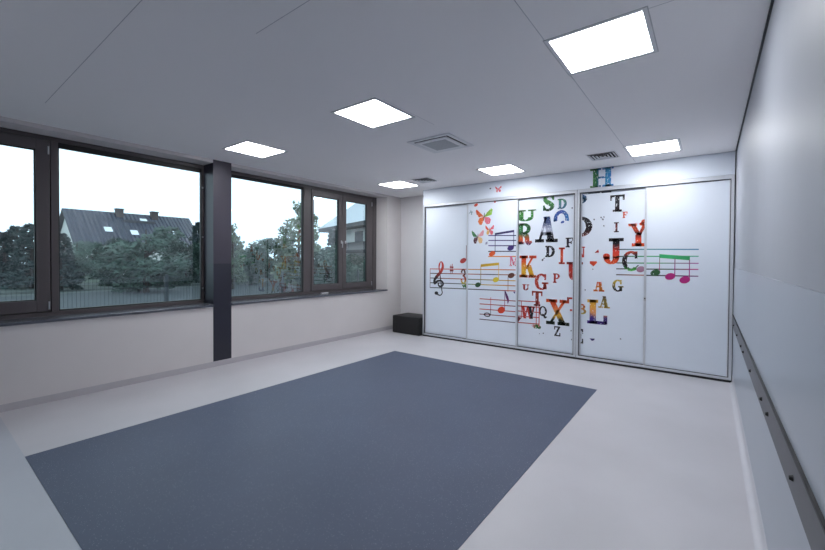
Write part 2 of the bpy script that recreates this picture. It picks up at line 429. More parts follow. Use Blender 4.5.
# ------------------------------------------------------------------ wardrobe with sliding doors
WY = 6.485
WXL, WXM, WXR = -4.705, -1.683, XR-.012
wr = thing('sliding_door_wardrobe', (-2.2, WY, 0), 'built-in white wardrobe with sliding doors printed with letters and music', 'wardrobe')
mb = MB(); mb.box(WXL, WXR, WY+.075, YF-.008, .07, 2.995, m_carc); mb.build('carcass', wr)
mb = MB(); mb.box(WXL, WXR, WY, WY+.075, 2.702, 2.998, m_fascia); fas = mb.build('fascia_panel', wr)
mb = MB(); mb.box(WXL+.01, XR-.008, WY+.003, YF-.01, 0, .07, m_black); mb.box(WXR, XR-.008, WY+.03, WY+.06, .07, 2.7, m_black); mb.build('plinth_and_gap_shade', wr)  # black plinth, plus a black strip added as gap shade by the right stile
for a, b in ((WXL, WXM-.002), (WXM+.002, WXR)):
    mb = MB()
    mb.box(a, a+.034, WY, WY+.075, .03, 2.70, m_alu); mb.box(b-.034, b, WY, WY+.075, .03, 2.70, m_alu)
    mb.box(a+.034, b-.034, WY, WY+.075, 2.648, 2.70, m_alu); mb.box(a+.034, b-.034, WY, WY+.075, .03, .064, m_alu)
    mb.build('track_frame', wr, bevel=.003)
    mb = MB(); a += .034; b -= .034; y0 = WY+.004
    mb.box(a, b, y0, WY+.06, 2.634, 2.649, m_gap_shade); mb.box(a, b, y0, WY+.06, .063, .070, m_gap_shade); mb.box(a, a+.009, y0, WY+.06, .070, 2.634, m_gap_shade); mb.box(b-.009, b, y0, WY+.06, .070, 2.634, m_gap_shade)  # dark bars added in place of shadow between frame and doors
    mb.build('gap_shade_bar', wr)
DY = {1: WY+.039, 2: WY+.014, 3: WY+.039, 4: WY+.039, 5: WY+.014}
DX = {1: (-4.671, -3.64), 2: (-3.685, -2.665), 3: (-2.70, -1.72), 4: (-1.646, -.71), 5: (-.753, .222)}
doors = {}
for k in DX:
    a, b = DX[k]; y = DY[k]
    mb = MB(); mb.box(a, b, y, y+.018, .064, 2.646, m_door); d = mb.build('door', wr)
    doors[k] = d
    mb = MB()
    if k in (2, 5, 1, 4): mb.box(a, a+.030, y-.008, y+.02, .064, 2.646, m_alu)
    if k in (2, 3): mb.box(b-.030, b, y-.008, y+.02, .064, 2.646, m_alu)
    if k == 5: mb.box(b-.026, b, y-.008, y+.02, .064, 2.646, m_alu)
    mb.build('edge_profile', d, bevel=.003)
mb = MB(); mb.box(-.753, -.722, DY[5]-.010, DY[5]-.006, .995, 1.055, m_steel); mb.tube((-.737, DY[5]-.014, 1.03), (-.737, DY[5]-.009, 1.03), .009, m_screw)
mb.build('door_lock', doors[5])

# ---- 2D shapes for the prints: every shape is a list of convex polygons
def Rr(x0, y0, x1, y1): return [[(x0, y0), (x1, y0), (x1, y1), (x0, y1)]]
def Dg(xb, yb, xt, yt, w): return [[(xb, yb), (xb+w, yb), (xt+w, yt), (xt, yt)]]
def ring(cx, cy, rx, ry, wx, wy, t0, t1, n=18):
    out = []
    for i in range(n):
        a, b = (math.radians(t0+(t1-t0)*k/n) for k in (i, i+1))
        out.append([(cx+rx*math.cos(a), cy+ry*math.sin(a)), (cx+rx*math.cos(b), cy+ry*math.sin(b)),
                    (cx+(rx-wx)*math.cos(b), cy+(ry-wy)*math.sin(b)), (cx+(rx-wx)*math.cos(a), cy+(ry-wy)*math.sin(a))])
    return out
def disc(cx, cy, rx, ry, rot=0, n=20):
    c, s = math.cos(rot), math.sin(rot)
    return [[(cx+rx*math.cos(2*PI*i/n)*c-ry*math.sin(2*PI*i/n)*s, cy+rx*math.cos(2*PI*i/n)*s+ry*math.sin(2*PI*i/n)*c) for i in range(n)]]
def catmull(pts, n=6):
    out = []
    P = [pts[0]]+list(pts)+[pts[-1]]
    for i in range(1, len(P)-2):
        for k in range(n):
            t = k/n; out.append(tuple(.5*((2*P[i][j])+(-P[i-1][j]+P[i+1][j])*t+(2*P[i-1][j]-5*P[i][j]+4*P[i+1][j]-P[i+2][j])*t*t+(-P[i-1][j]+3*P[i][j]-3*P[i+1][j]+P[i+2][j])*t**3) for j in range(len(pts[0]))))
    out.append(tuple(pts[-1])); return out
def ribbon(pts, n=6, asp=1):
    """pts (x, y, width); asp = height/width of the target box so the stroke keeps an even width"""
    q = catmull(pts, n); out = []; L = []
    for i, p in enumerate(q):
        a, b = q[max(0, i-1)], q[min(len(q)-1, i+1)]
        dx, dy = b[0]-a[0], (b[1]-a[1])*asp; l = math.hypot(dx, dy) or 1
        nx, ny = -dy/l, dx/l
        L.append(((p[0]+nx*p[2]/2, p[1]+ny*p[2]/2/asp), (p[0]-nx*p[2]/2, p[1]-ny*p[2]/2/asp)))
    for a, b in zip(L, L[1:]): out.append([a[0], b[0], b[1], a[1]])
    return out
SF = .1
def stem(x0=.12, x1=.38): return Rr(x0, 0, x1, 1)+Rr(x0-.12, 0, x1+.1, SF)+Rr(x0-.12, 1-SF, x1+.1, 1)
def glyph(ch):
    if ch == 'A': return Dg(.14, 0, .42, 1, .11)+Dg(.60, 0, .38, 1, .26)+Rr(.27, .28, .7, .38)+Rr(0, 0, .38, SF)+Rr(.5, 0, 1, SF)
    if ch == 'B': return stem()+ring(.42, .74, .42, .26, .22, .09, -90, 90)+ring(.45, .27, .5, .27, .24, .09, -90, 90)+Rr(.3, .47, .5, .56)+Rr(.3, 0, .5, .09)+Rr(.3, .91, .5, 1)
    if ch == 'C': return ring(.52, .5, .52, .5, .25, .09, 50, 312)+Rr(.74, .64, .86, .97)+[[(.78, .10), (.95, .28), (.9, .3), (.72, .16)]]
    if ch == 'D': return stem()+ring(.4, .5, .58, .5, .27, .09, -90, 90)+Rr(.3, 0, .42, .09)+Rr(.3, .91, .42, 1)
    if ch == 'E': return stem()+Rr(.3, 0, .9, SF)+Rr(.3, 1-SF, .88, 1)+Rr(.3, .46, .66, .55)+Rr(.8, 0, .92, .32)+Rr(.78, .7, .9, 1)+Rr(.6, .36, .68, .65)
    if ch == 'F': return stem()+Rr(.3, 1-SF, .92, 1)+Rr(.3, .46, .68, .55)+Rr(.82, .68, .94, 1)+Rr(.62, .36, .7, .65)
    if ch == 'G': return ring(.5, .5, .5, .5, .24, .09, 50, 318)+Rr(.72, .64, .83, .97)+Rr(.66, .06, .88, .42)+Rr(.55, .38, 1, .46)
    if ch == 'H': return stem(.12, .36)+stem(.64, .88)+Rr(.3, .45, .7, .55)
    if ch == 'I': return Rr(.34, 0, .66, 1)+Rr(.1, 0, .9, SF)+Rr(.1, 1-SF, .9, 1)
    if ch == 'J': return Rr(.5, .26, .8, 1)+Rr(.3, 1-SF, 1, 1)+ring(.42, .28, .38, .28, .28, .09, 180, 360)+disc(.17, .3, .16, .1)
    if ch == 'K': return stem()+Dg(.34, .4, .72, .95, .13)+Dg(.64, .04, .42, .56, .26)+Rr(.56, 0, 1, SF)+Rr(.6, 1-SF, 1, 1)
    if ch == 'L': return stem(.14, .42)+Rr(.3, 0, .95, .11)+Rr(.82, 0, .97, .36)
    if ch == 'M': return Rr(.06, 0, .16, 1)+Rr(.72, 0, .94, 1)+Dg(.38, .1, .06, 1, .2)+Dg(.42, .1, .74, 1, .1)+Rr(0, 0, .26, .08)+Rr(.64, 0, 1, .08)+Rr(0, .92, .22, 1)+Rr(.74, .92, 1, 1)
    if ch == 'N': return Rr(.1, 0, .2, 1)+Rr(.8, 0, .9, 1)+Dg(.68, 0, .1, 1, .22)+Rr(0, 0, .32, .08)+Rr(0, .92, .3, 1)+Rr(.68, .92, 1, 1)
    if ch == 'P': return stem()+ring(.46, .71, .48, .29, .24, .09, -90, 90)+Rr(.3, .42, .48, .51)+Rr(.3, .91, .48, 1)
    if ch == 'Q': return ring(.5, .56, .5, .44, .22, .08, 0, 360, 26)+ribbon([(.4, .28, .1), (.6, .22, .14), (.78, .03, .18), (1.0, .08, .05)])
    if ch == 'R': return stem()+ring(.46, .74, .44, .26, .22, .09, -90, 90)+Rr(.3, .48, .48, .56)+Rr(.3, .91, .48, 1)+ribbon([(.46, .5, .22), (.66, .36, .26), (.7, .14, .26), (.82, .03, .16), (1, .12, .08)])
    if ch == 'S': return ribbon([(.84, .76, .10), (.72, .92, .12), (.46, .955, .13), (.2, .8, .22), (.32, .6, .26), (.62, .44, .27), (.8, .26, .24), (.6, .06, .14), (.34, .05, .12), (.14, .22, .10)])+Rr(.8, .68, .9, .98)+Rr(.08, .02, .18, .34)
    if ch == 'T': return Rr(.36, 0, .64, 1)+Rr(.2, 0, .8, SF)+Rr(0, 1-SF, 1, 1)+Rr(0, .7, .1, 1)+Rr(.9, .7, 1, 1)
    if ch == 'U': return Rr(.12, .3, .38, 1)+Rr(.76, .3, .87, 1)+ring(.495, .32, .375, .32, .24, .1, 180, 360)+Rr(0, 1-SF, .5, 1)+Rr(.62, 1-SF, 1, 1)
    if ch == 'W': return Dg(.2, 0, .04, 1, .18)+Dg(.28, 0, .42, 1, .08)+Dg(.6, 0, .4, 1, .18)+Dg(.68, 0, .86, 1, .08)+Rr(0, .92, .32, 1)+Rr(.34, .92, .66, 1)+Rr(.74, .92, 1, 1)
    if ch == 'X': return Dg(.62, 0, .1, 1, .26)+Dg(.1, 0, .74, 1, .13)+Rr(0, 0, .36, SF)+Rr(.52, 0, 1, SF)+Rr(0, 1-SF, .46, 1)+Rr(.6, 1-SF, .98, 1)
    if ch == 'Y': return Rr(.38, 0, .66, .5)+Dg(.38, .45, .08, .86, .26)+Dg(.5, .42, .72, .8, .18)+Rr(.2, 0, .84, SF)+Rr(0, .78, .42, .86)+disc(.84, .9, .17, .1)+disc(.7, .84, .12, .05)
    if ch == 'Z': return Rr(.06, 0, .94, .11)+Rr(.04, .89, .92, 1)+Dg(.06, .05, .64, .95, .28)+Rr(.82, 0, .95, .34)+Rr(.04, .68, .16, 1)
    if ch == '3': return ring(.42, .75, .42, .25, .24, .09, -110, 150)+ring(.45, .28, .5, .28, .26, .09, -150, 95)+disc(.14, .8, .13, .07)+disc(.12, .24, .14, .08)
def clipx(poly, x, keep_gt):
    out = []
    for a, b in zip(poly, poly[1:]+poly[:1]):
        ia, ib = ((a[0] >= x) == keep_gt), ((b[0] >= x) == keep_gt)
        if ia: out.append(a)
        if ia != ib:
            t = (x-a[0])/(b[0]-a[0]); out.append((x, a[1]+t*(b[1]-a[1])))
    return out
def clipz(poly, z, keep_gt):
    return [(q, p) for p, q in clipx([(b, a) for a, b in poly], z, keep_gt)]
LIM = {1: (-4.671, -3.685), 2: (-3.653, -2.70), 3: (-2.664, -1.722), 4: (-1.646, -.753), 5: (-.723, .19), 0: (WXL, WXR)}
def decal(d, name, shapes, label, layer=0):
    """shapes: [(polygons in wall x/z, material)]; flat printed film on the face of door d (0 = fascia)"""
    y = (DY[d] if d else WY) - .0012 - .0004*layer
    mb = MB(); lo, hi = LIM[d]
    xs, zs = [], []
    for i, (polys, m) in enumerate(shapes):
        for p in polys:
            p = clipx(clipx(list(p), lo, True) or [], hi, False) if p else p
            if len(p) < 3: continue
            a = sum(p[k][0]*p[(k+1) % len(p)][1]-p[(k+1) % len(p)][0]*p[k][1] for k in range(len(p)))
            if abs(a) < 1e-8: continue
            if a < 0: p = p[::-1]
            xs += [q[0] for q in p]; zs += [q[1] for q in p]
            mb.poly([(q[0], y-.00005*i, q[1]) for q in p], m)
    if not mb.f: return
    par = doors[d] if d else fas
    o = mb.build(name, par, loc=((min(xs)+max(xs))/2, y, (min(zs)+max(zs))/2))
    o['label'] = label
    return o
def embolden(ps, e):
    out = []
    for q in ps:
        cx_ = sum(p[0] for p in q)/len(q); cz_ = sum(p[1] for p in q)/len(q)
        out.append([(p[0]+math.copysign(e, p[0]-cx_), p[1]+math.copysign(e, p[1]-cz_)) for p in q])
    return out
def fit(polys, x0, z0, x1, z1): return [[(x0+p[0]*(x1-x0), z0+p[1]*(z1-z0)) for p in q] for q in polys]
def letter(d, ch, box, stops, fleck, label, layer=0, zlim=None):
    ps = fit(glyph(ch), *box)
    ps = embolden(ps, .018*min(box[2]-box[0], box[3]-box[1]))
    if zlim: ps = [p for p in (clipz(clipz(q, zlim[0], True), zlim[1], False) if q else q for q in ps) if len(p) > 2]
    decal(d, 'letter_print', [(ps, ink(stops, 'Z', fleck))], label, layer)

K, RD, OR, YE, GR, NV, BL, PU, MG, WH = (24, 24, 32), (196, 52, 40), (226, 84, 38), (226, 176, 40), (52, 120, 62), (36, 44, 84), (44, 92, 160), (72, 44, 130), (176, 36, 118), (225, 225, 232)
LB, DR, PK, OL = (70, 130, 180), (120, 36, 36), (222, 110, 130), (120, 110, 40)
BR = (110, 62, 40)
# door 1 ------------------------------------------------------------
def lines(y_l, y_r, x0, x1, th, stops_list, ax='X'):
    th *= 1.25
    return [([[(x0, a-th/2), (x1, b-th/2), (x1, b+th/2), (x0, a+th/2)]], ink(st, 'X', 0, .2)) for a, b, st in zip(y_l, y_r, stops_list)]
L1 = ([(200, 60, 50), (210, 90, 60)], [K, (190, 70, 50)], [(60, 40, 40), (190, 80, 60)], [K, (90, 90, 100)], [K, (50, 50, 60)])
sl = [1.384, 1.294, 1.199, 1.101, 1.003]; sr = [1.403, 1.314, 1.212, 1.123, 1.034]
def mid(x): return [a+(b-a)*(x+4.546)/(4.546-2.704) for a, b in zip(sl, sr)]
a = mid(-3.66)
decal(1, 'staff_print', lines(sl, a, -4.546, -3.66, .013, L1)+[(Rr(-4.55, 1.0, -4.54, 1.39), ink([K, (180, 60, 50)], 'Z', 0, .1))], 'five-line music staff on the left door, red to black')
tr = [(.46, .30, .05), (.66, .33, .09), (.62, .46, .1), (.4, .44, .10), (.24, .32, .12), (.40, .205, .10), (.72, .22, .10), (.92, .34, .12), (.84, .47, .13), (.52, .5, .13), (.18, .42, .17)]
clef = [(.50, .395, .05), (.42, .34, .08), (.52, .285, .10), (.72, .30, .11), (.80, .37, .11), (.66, .44, .10), (.36, .43, .12), (.13, .36, .14), (.12, .46, .15), (.34, .58, .18), (.62, .70, .17), (.76, .82, .15), (.74, .93, .12), (.62, .985, .05), (.50, .90, .10), (.48, .78, .07), (.56, .6, .06), (.70, .2, .06), (.74, .10, .06), (.58, .03, .06), (.36, .05, .08)]
decal(1, 'treble_clef_print', [(fit(ribbon([(a_, b_, w_*1.2) for a_, b_, w_ in clef], 5, 2.4)+disc(.27, .085, .15, .05), -4.47, .838, -4.17, 1.545), ink([K, K, (40, 30, 40), (190, 60, 50), (200, 70, 60)], 'Z', 0, .15))], 'tall treble clef, black with red top', 1)
sh = Rr(.22, .02, .36, .92)+Rr(.62, .08, .76, 1)+Dg(0, .26, 0, .40, 1)+Dg(0, .60, 0, .74, 1)
decal(1, 'sharp_print', [(fit(sh, -4.075, 1.294, -3.991, 1.494), ink([(50, 30, 36), RD], 'Z', 0, .2))], 'small red sharp sign', 1)
letter(1, '3', (-3.822, 1.11, -3.70, 1.399), [(190, 190, 60), (190, 80, 50), (80, 40, 36), BR], .04, 'red-brown figure 3 at the door edge', 1)
decal(1, 'petal_print', [(fit([[(0, .55), (.5, 0), (.55, .5)], [(.45, .4), (1, 0), (.9, .9)]], -3.80, 1.02, -3.70, 1.15), ink([(16, 60, 30), (60, 120, 50), YE], 'Z', 0))], 'yellow and green wing shape under the figure 3', 1)
decal(1, 'music_note_print', [(disc(-3.776, 1.558, .072, .046, .45)+Rr(-3.712, 1.56, -3.702, 1.852), ink([(190, 60, 54), (120, 80, 90)], 'Z', 0))], 'red note with tall stem at the edge of the left door', 1)
# door 2 ------------------------------------------------------------
L1b = ([(190, 140, 60), (210, 100, 60)], [(190, 90, 60), (30, 60, 80), (200, 110, 60)], [(90, 110, 90), (210, 160, 60)], [(80, 120, 80), (210, 160, 70), (190, 110, 50)], [K, (60, 50, 80), (210, 90, 80)])
decal(2, 'staff_print', lines(a, sr, -3.66, -2.704, .013, L1b), 'five-line music staff across the second door')
purp = [PU, (40, 36, 90)]
decal(2, 'staff_print', lines([2.022, 1.932, 1.836, 1.732, 1.638], [2.005, 1.919, 1.827, 1.728, 1.639], -3.233, -2.70, .014, [purp, purp, purp, [(40, 30, 40), (60, 50, 90)], [(226, 130, 50), (226, 140, 60)]]), 'upper purple music staff with an orange bottom line')
decal(2, 'music_note_print', [([[(-3.104, 2.026), (-2.738, 2.068), (-2.738, 2.105), (-3.104, 2.062)]]+Rr(-3.104, 1.70, -3.092, 2.04)+Rr(-2.75, 1.80, -2.738, 2.08), ink([NV, (50, 40, 100)], 'X', 0)),
    (disc(-3.155, 1.69, .066, .042, .4), ink([OR, (230, 140, 50)], 'X', 0)), (disc(-2.80, 1.79, .064, .046, .4), ink([PU, (60, 40, 110)], 'X', 0))], 'beamed pair of notes with orange and purple heads', 1)
letter(2, 'M', (-2.814, 1.472, -2.66, 1.644), [PK, (228, 120, 160)], .05, 'pink letter M cut by the door edge', 1)
decal(2, 'music_note_print', [([[(-3.382, 1.443), (-3.019, 1.483), (-3.019, 1.530), (-3.382, 1.492)]]+Rr(-3.029, 1.22, -3.019, 1.50), ink([(206, 160, 40), (220, 180, 60)], 'X', 0)),
    (Rr(-3.388, 1.12, -3.376, 1.47), ink([(60, 90, 50), (200, 160, 50)], 'Z', 0)), (disc(-3.44, 1.108, .060, .044, .35), ink([(30, 70, 40), (60, 110, 60)], 'X', 0)), (disc(-3.078, 1.218, .062, .044, .35), ink([YE, (220, 200, 60)], 'X', 0))], 'yellow-beamed notes with a green and a yellow head', 1)
decal(2, 'music_note_print', [(disc(-2.786, 1.302, .064, .045, .35)+Rr(-2.848, 1.013, -2.838, 1.30), ink([(210, 140, 60), (110, 60, 40), (90, 50, 40)], 'Z', 0))], 'brown note with its stem hanging down', 1)
s3l = [.851, .756, .661, .566, .471]; s3r = [.857, .765, .67, .58, .478]
reds = [[RD, (150, 60, 60)], [RD, (120, 40, 50)], [(200, 60, 46), (170, 60, 60)], [(130, 40, 50), (150, 60, 70)], [(70, 40, 60), (90, 60, 80)]]
decal(2, 'staff_print', lines(s3l, s3r, -3.402, -2.70, .012, reds), 'lower red music staff on the second door')
decal(2, 'music_note_print', [(ring(-3.244, .567, .068, .040, .022, .018, 0, 360, 24)+Rr(-3.18, .57, -3.17, .893), ink([K, (60, 36, 50), RD, RD], 'Z', 0))], 'hollow half note, black and red', 1)
decal(2, 'music_note_print', [(disc(-2.966, .677, .074, .058, .5), ink([(216, 70, 40), (206, 60, 40)], 'Z', 0)), (Rr(-2.908, .68, -2.897, 1.02), ink([RD, (140, 50, 90), PU], 'Z', 0)),
    (ribbon([(-2.90, 1.03, .012), (-2.955+.09, .93, .045), (-2.84, .86, .035), (-2.846, .80, .008)], 6), ink([PU, (120, 40, 110), (60, 40, 90)], 'Z', 0))], 'red eighth note with a purple flag', 1)
decal(2, 'petal_print', [([[(-2.746, 1.016), (-2.706, 1.02), (-2.716, .984)]], ink([PU, PU], 'Z', 0))], 'tiny purple petal')
def butterfly(d, box, cols, label, body=(40, 30, 30)):
    UL = [[(.48, .52), (.40, .62), (.06, .98), (.0, .90), (.06, .66), (.2, .48)]]
    UR = [[(.52, .52), (.58, .48), (.94, .60), (1, .92), (.9, .98), (.64, .72)]]
    LL = [[(.48, .50), (.22, .44), (.14, .22), (.24, .02), (.36, .0), (.46, .24)]]
    LR = [[(.52, .50), (.54, .2), (.66, .02), (.84, .06), (.9, .3), (.8, .44)]]
    m = [ink([c, e], 'X', .04, .5) for c, e in cols]
    decal(d, 'butterfly_print', [(fit(UL, *box), m[0]), (fit(UR, *box), m[1]), (fit(LL, *box), m[2]), (fit(LR, *box), m[3]), (fit(disc(.5, .5, .025, .26, -.12), *box), ink([body, (90, 60, 40)], 'Z', 0))], label)
butterfly(2, (-3.498, 2.221, -3.151, 2.521), [((206, 76, 44), (226, 140, 60)), ((60, 80, 40), (150, 200, 70)), ((226, 120, 50), (220, 90, 60)), ((226, 150, 160), (220, 90, 120))], 'large butterfly with orange, green and pink wings')
butterfly(2, (-3.300, 2.029, -3.120, 2.215), [((220, 90, 70), (226, 120, 80)), ((226, 120, 60), (226, 100, 130)), ((226, 190, 90), (226, 140, 70)), ((226, 130, 140), (220, 90, 110))], 'small orange and pink butterfly')
butterfly(2, (-3.581, 1.874, -3.323, 2.132), [((60, 130, 70), (30, 30, 70)), ((226, 190, 200), (226, 150, 160)), ((60, 20, 40), (110, 40, 50)), ((226, 200, 170), (226, 180, 110))], 'butterfly with dark green and maroon left wings')
decal(2, 'petal_print', [(disc(-3.494, 2.60, .042, .026, .4), ink([(206, 60, 50), OR], 'X', 0))], 'red petal above the large butterfly')
decal(2, 'petal_print', [(disc(-3.594, 2.467, .05, .014, .2)+disc(-3.594, 2.467, .014, .05, .3), ink([(150, 180, 190), (120, 150, 160)], 'X', .12))], 'faint blue-grey star shape by the large butterfly')
decal(2, 'petal_print', [(disc(-3.277, 1.878, .026, .018, .6)+disc(-3.26, 1.89, .01, .026), ink([(110, 110, 150), (140, 140, 170)], 'X', .08))], 'faint grey-blue fleck')
decal(2, 'petal_print', [([[(-3.138, 2.64), (-3.11, 2.665), (-3.089, 2.62), (-3.115, 2.606)]], ink([(220, 80, 100), RD], 'X', 0))], 'small red petal at the top')
# door 3 ------------------------------------------------------------
letter(3, 'U', (-2.72, 2.25, -2.361, 2.44), [GR, (60, 140, 60), (70, 110, 60)], .06, 'green letter U cut by the door edge')
letter(3, 'R', (-2.690, 1.855, -2.430, 2.211), [(44, 60, 120), (226, 100, 50), (50, 100, 60), (50, 130, 70), (40, 90, 50)], .05, 'large letter R, green above and orange below')
letter(3, 'S', (-2.255, 2.405, -2.040, 2.66), [(24, 60, 50), (50, 120, 56), (60, 140, 60)], .05, 'green letter S under the top track', zlim=(0, 2.646))
letter(3, 'D', (-1.998, 2.419, -1.854, 2.582), [(40, 90, 130), (70, 130, 140), (80, 150, 110)], .05, 'small blue-green letter D')
decal(3, 'letter_print', [(fit(ring(.5, .3, .5, .7, .24, .25, -12, 192), -2.064, 2.177, -1.817, 2.399)+disc(-1.92, 2.20, .03, .02, .4)+disc(-2.045, 2.235, .022, .02), ink([BL, (60, 80, 160), (40, 110, 170)], 'X', .06))], 'blue letter C lying on its side like an arch')
letter(3, 'A', (-2.366, 1.883, -2.000, 2.30), [K, (20, 22, 36), (170, 176, 196), (60, 76, 120), (40, 64, 110)], .06, 'large letter A, navy top and black feet')
letter(3, 'D', (-2.194, 1.632, -2.037, 1.814), [K, (30, 30, 40)], .06, 'small black letter D under the large A')
letter(3, 'F', (-1.864, 1.788, -1.735, 1.941), [K, (40, 30, 50), K], .05, 'black letter F at the right edge')
letter(3, 'I', (-1.983, 1.516, -1.867, 1.784), [RD, OR, (200, 60, 40)], .02, 'red-orange letter I')
letter(3, 'U', (-1.842, 1.255, -1.56, 1.545), [RD, (206, 56, 40), (150, 40, 40)], .04, 'red letter U cut by the middle frame')
letter(3, 'K', (-2.640, 1.279, -2.350, 1.649), [(200, 70, 40), YE, (226, 150, 50), OR, (210, 70, 40)], .03, 'large orange letter K with yellow middle')
letter(3, 'G', (-2.367, 1.076, -2.144, 1.346), [RD, (206, 80, 60), (190, 60, 50)], .07, 'red letter G with worn print')
letter(3, 'P', (-2.061, 1.204, -1.949, 1.357), [RD, (206, 66, 50)], .03, 'small red letter P')
letter(3, 'U', (-2.587, 1.054, -2.468, 1.155), [(140, 40, 40), RD], .02, 'small dark red letter u')
S3R = [.875, .776, .697, .611, .499]
decal(3, 'staff_print', lines([.862, .772, .683, .594, .482], [.868, .778, .690, .602, .492], -2.664, -2.288, .012, [[(190, 70, 70), RD]]*5)+[(Rr(-2.344, .487, -2.332, .873)+Rr(-2.296, .45, -2.282, .873)+Rr(-2.606, .56, -2.596, .86), ink([RD, (200, 70, 60)], 'Z', 0))], 'red music staff end with a double bar')
letter(3, 'T', (-2.415, .80, -2.239, 1.047), [DR, (150, 50, 40), (190, 70, 50)], .05, 'dark red letter T above the staff end', 1)
letter(3, 'W', (-2.606, .569, -2.369, .780), [RD, (190, 60, 50), RD], .03, 'red and black letter W over the staff', 1)
decal(3, 'letter_print', [(fit(Dg(.5, 0, .3, 1, .3)+Dg(.6, 0, .86, 1, .12)+Rr(.2, .9, .62, 1), -2.52, .569, -2.365, .78), ink([K, (30, 26, 36)], 'Z', .03))], 'black letter V overlapping the red W', 2)
letter(3, 'Q', (-2.294, .611, -2.160, .800), [K, (40, 30, 36), K], .06, 'black letter Q')
letter(3, 'X', (-2.165, .516, -1.800, .924), [(20, 36, 26), (30, 40, 26), (226, 170, 60), (232, 130, 80), OR, (216, 80, 40)], .03, 'large letter X, orange top and dark green feet')
letter(3, 'Z', (-2.039, .326, -1.930, .485), [K, (28, 28, 34)], .03, 'black letter Z under the X')
decal(3, 'petal_print', [(disc(-2.34, .445, .05, .035, .3)+disc(-2.29, .44, .035, .03)+disc(-2.385, .455, .028, .02), ink([PK, (60, 130, 60), (50, 90, 50)], 'X', .08))], 'green and pink splash under the double bar')
letter(3, 'T', (-1.83, .76, -1.60, .975), [RD, OR, RD], .05, 'red letter corner cut by the middle frame')
decal(3, 'petal_print', [([[(-2.664, .585), (-2.60, .57), (-2.664, .483)]], ink([DR, (90, 30, 40)], 'X', 0))], 'dark red corner shape by the W')
for x, z, r in ((-2.28, .33, .008), (-2.215, .345, .012), (-1.755, .30, .012), (-1.765, .44, .011), (-1.77, 2.42, .013), (-2.24, 1.58, .02), (-2.215, 1.61, .012)):
    decal(3, 'ink_speck', [(disc(x, z, r, r*.75, x), ink([K, (110, 110, 120)], 'X', 0))], 'small dark ink speck')
# door 4 ------------------------------------------------------------
letter(4, 'P', (-1.80, 2.37, -1.536, 2.625), [(40, 70, 110), (80, 130, 170), (44, 90, 150)], .1, 'blue letter cut by the middle frame')
for a_, b_, z_ in ((-1.53, -1.36, 2.622), (-1.34, -1.20, 2.616)):
    decal(4, 'letter_print', [(Rr(a_, z_, b_, 2.636), ink([(20, 30, 50), (24, 60, 100), K], 'X', 0))], 'dark blue foot of a letter cut by the top track')
letter(4, 'D', (-1.78, 1.955, -1.464, 2.268), [DR, (40, 24, 30), K, (40, 40, 52)], .07, 'black letter D cut by the middle frame')
for x, z, r in ((-1.34, 2.24, .014), (-1.315, 2.21, .016), (-1.30, 2.245, .012), (-1.30, 2.11, .012), (-1.44, 2.215, .014), (-1.05, .40, .012), (-1.56, 1.11, .012), (-1.45, 1.44, .01)):
    decal(4, 'ink_speck', [(disc(x, z, r, r*.75, x), ink([(110, 112, 124), (70, 72, 84)], 'X', .06))], 'small grey ink speck')
letter(4, 'T', (-1.212, 2.318, -1.022, 2.565), [(60, 36, 40), K, (40, 40, 48), K], .08, 'black letter T with worn print')
letter(4, 'F', (-1.042, 2.216, -.977, 2.306), [OR, (216, 80, 50)], .03, 'tiny orange letter F')
letter(4, 'I', (-1.165, 2.007, -1.085, 2.155), [K, DR, (40, 24, 30)], .04, 'small dark letter I')
letter(4, 'Y', (-.962, 1.792, -.715, 2.175), [OR, (220, 70, 40), (110, 40, 40), OR, (226, 84, 44)], .05, 'large orange letter Y')
letter(4, 'J', (-1.305, 1.526, -1.030, 1.912), [OR, (220, 70, 40), (216, 60, 44), K, K], .04, 'large letter J, black above and orange below')
letter(4, 'N', (-1.70, 1.627, -1.570, 1.792), [RD, (206, 60, 44)], .05, 'red letter N cut by the middle frame')
letter(4, 'U', (-1.80, 1.265, -1.600, 1.545), [(120, 36, 50), DR], .02, 'dark red edge of a letter at the middle frame')
decal(4, 'petal_print', [([[(-1.428, 1.695), (-1.363, 1.70), (-1.375, 1.749)]], ink([(120, 30, 40), RD], 'X', 0))], 'dark red corner shape beside the J')
decal(4, 'petal_print', [([[(-1.495, 1.53), (-1.495, 1.565), (-1.395, 1.565), (-1.39, 1.54), (-1.44, 1.485)]], ink([RD, OR], 'X', 0))], 'red-orange shape left of the J')
s4l = [1.747, 1.641, 1.542, 1.453, 1.364]; s4r = [1.736, 1.642, 1.547, 1.465, 1.373]
def m4(x): return [p+(q-p)*(x+1.12)/(1.12-.115) for p, q in zip(s4l, s4r)]
b4 = m4(-.733)
decal(4, 'staff_print', lines([m4(-1.06)[0]]+s4l[1:], b4, -1.12, -.723, .012, [[(60, 60, 70), (70, 140, 150)], [K, (60, 170, 110)], [K, (70, 150, 90)], [K, (60, 60, 80)], [K, (150, 90, 80), (200, 130, 120)]]), 'five-line music staff over the J and C')
letter(4, 'C', (-1.040, 1.425, -.815, 1.718), [(90, 200, 90), K, (40, 26, 30), K, (214, 70, 44)], .06, 'large letter C, black with orange and green', 1)
decal(4, 'music_note_print', [(disc(-.798, 1.453, .056, .044, .3)+Rr(-.752, 1.46, -.743, 1.737), ink([(160, 110, 140), (176, 140, 160)], 'Z', 0))], 'mauve note at the edge of the fourth door', 2)
letter(4, 'A', (-1.435, 1.099, -1.285, 1.32), [(220, 110, 40), (232, 140, 60), OR], .05, 'lower half of a small orange letter A', zlim=(1.0, 1.245))
letter(4, 'G', (-1.170, 1.110, -1.022, 1.288), [K, (60, 60, 40), (200, 170, 60), (220, 190, 80)], .06, 'small letter G, yellow and black')
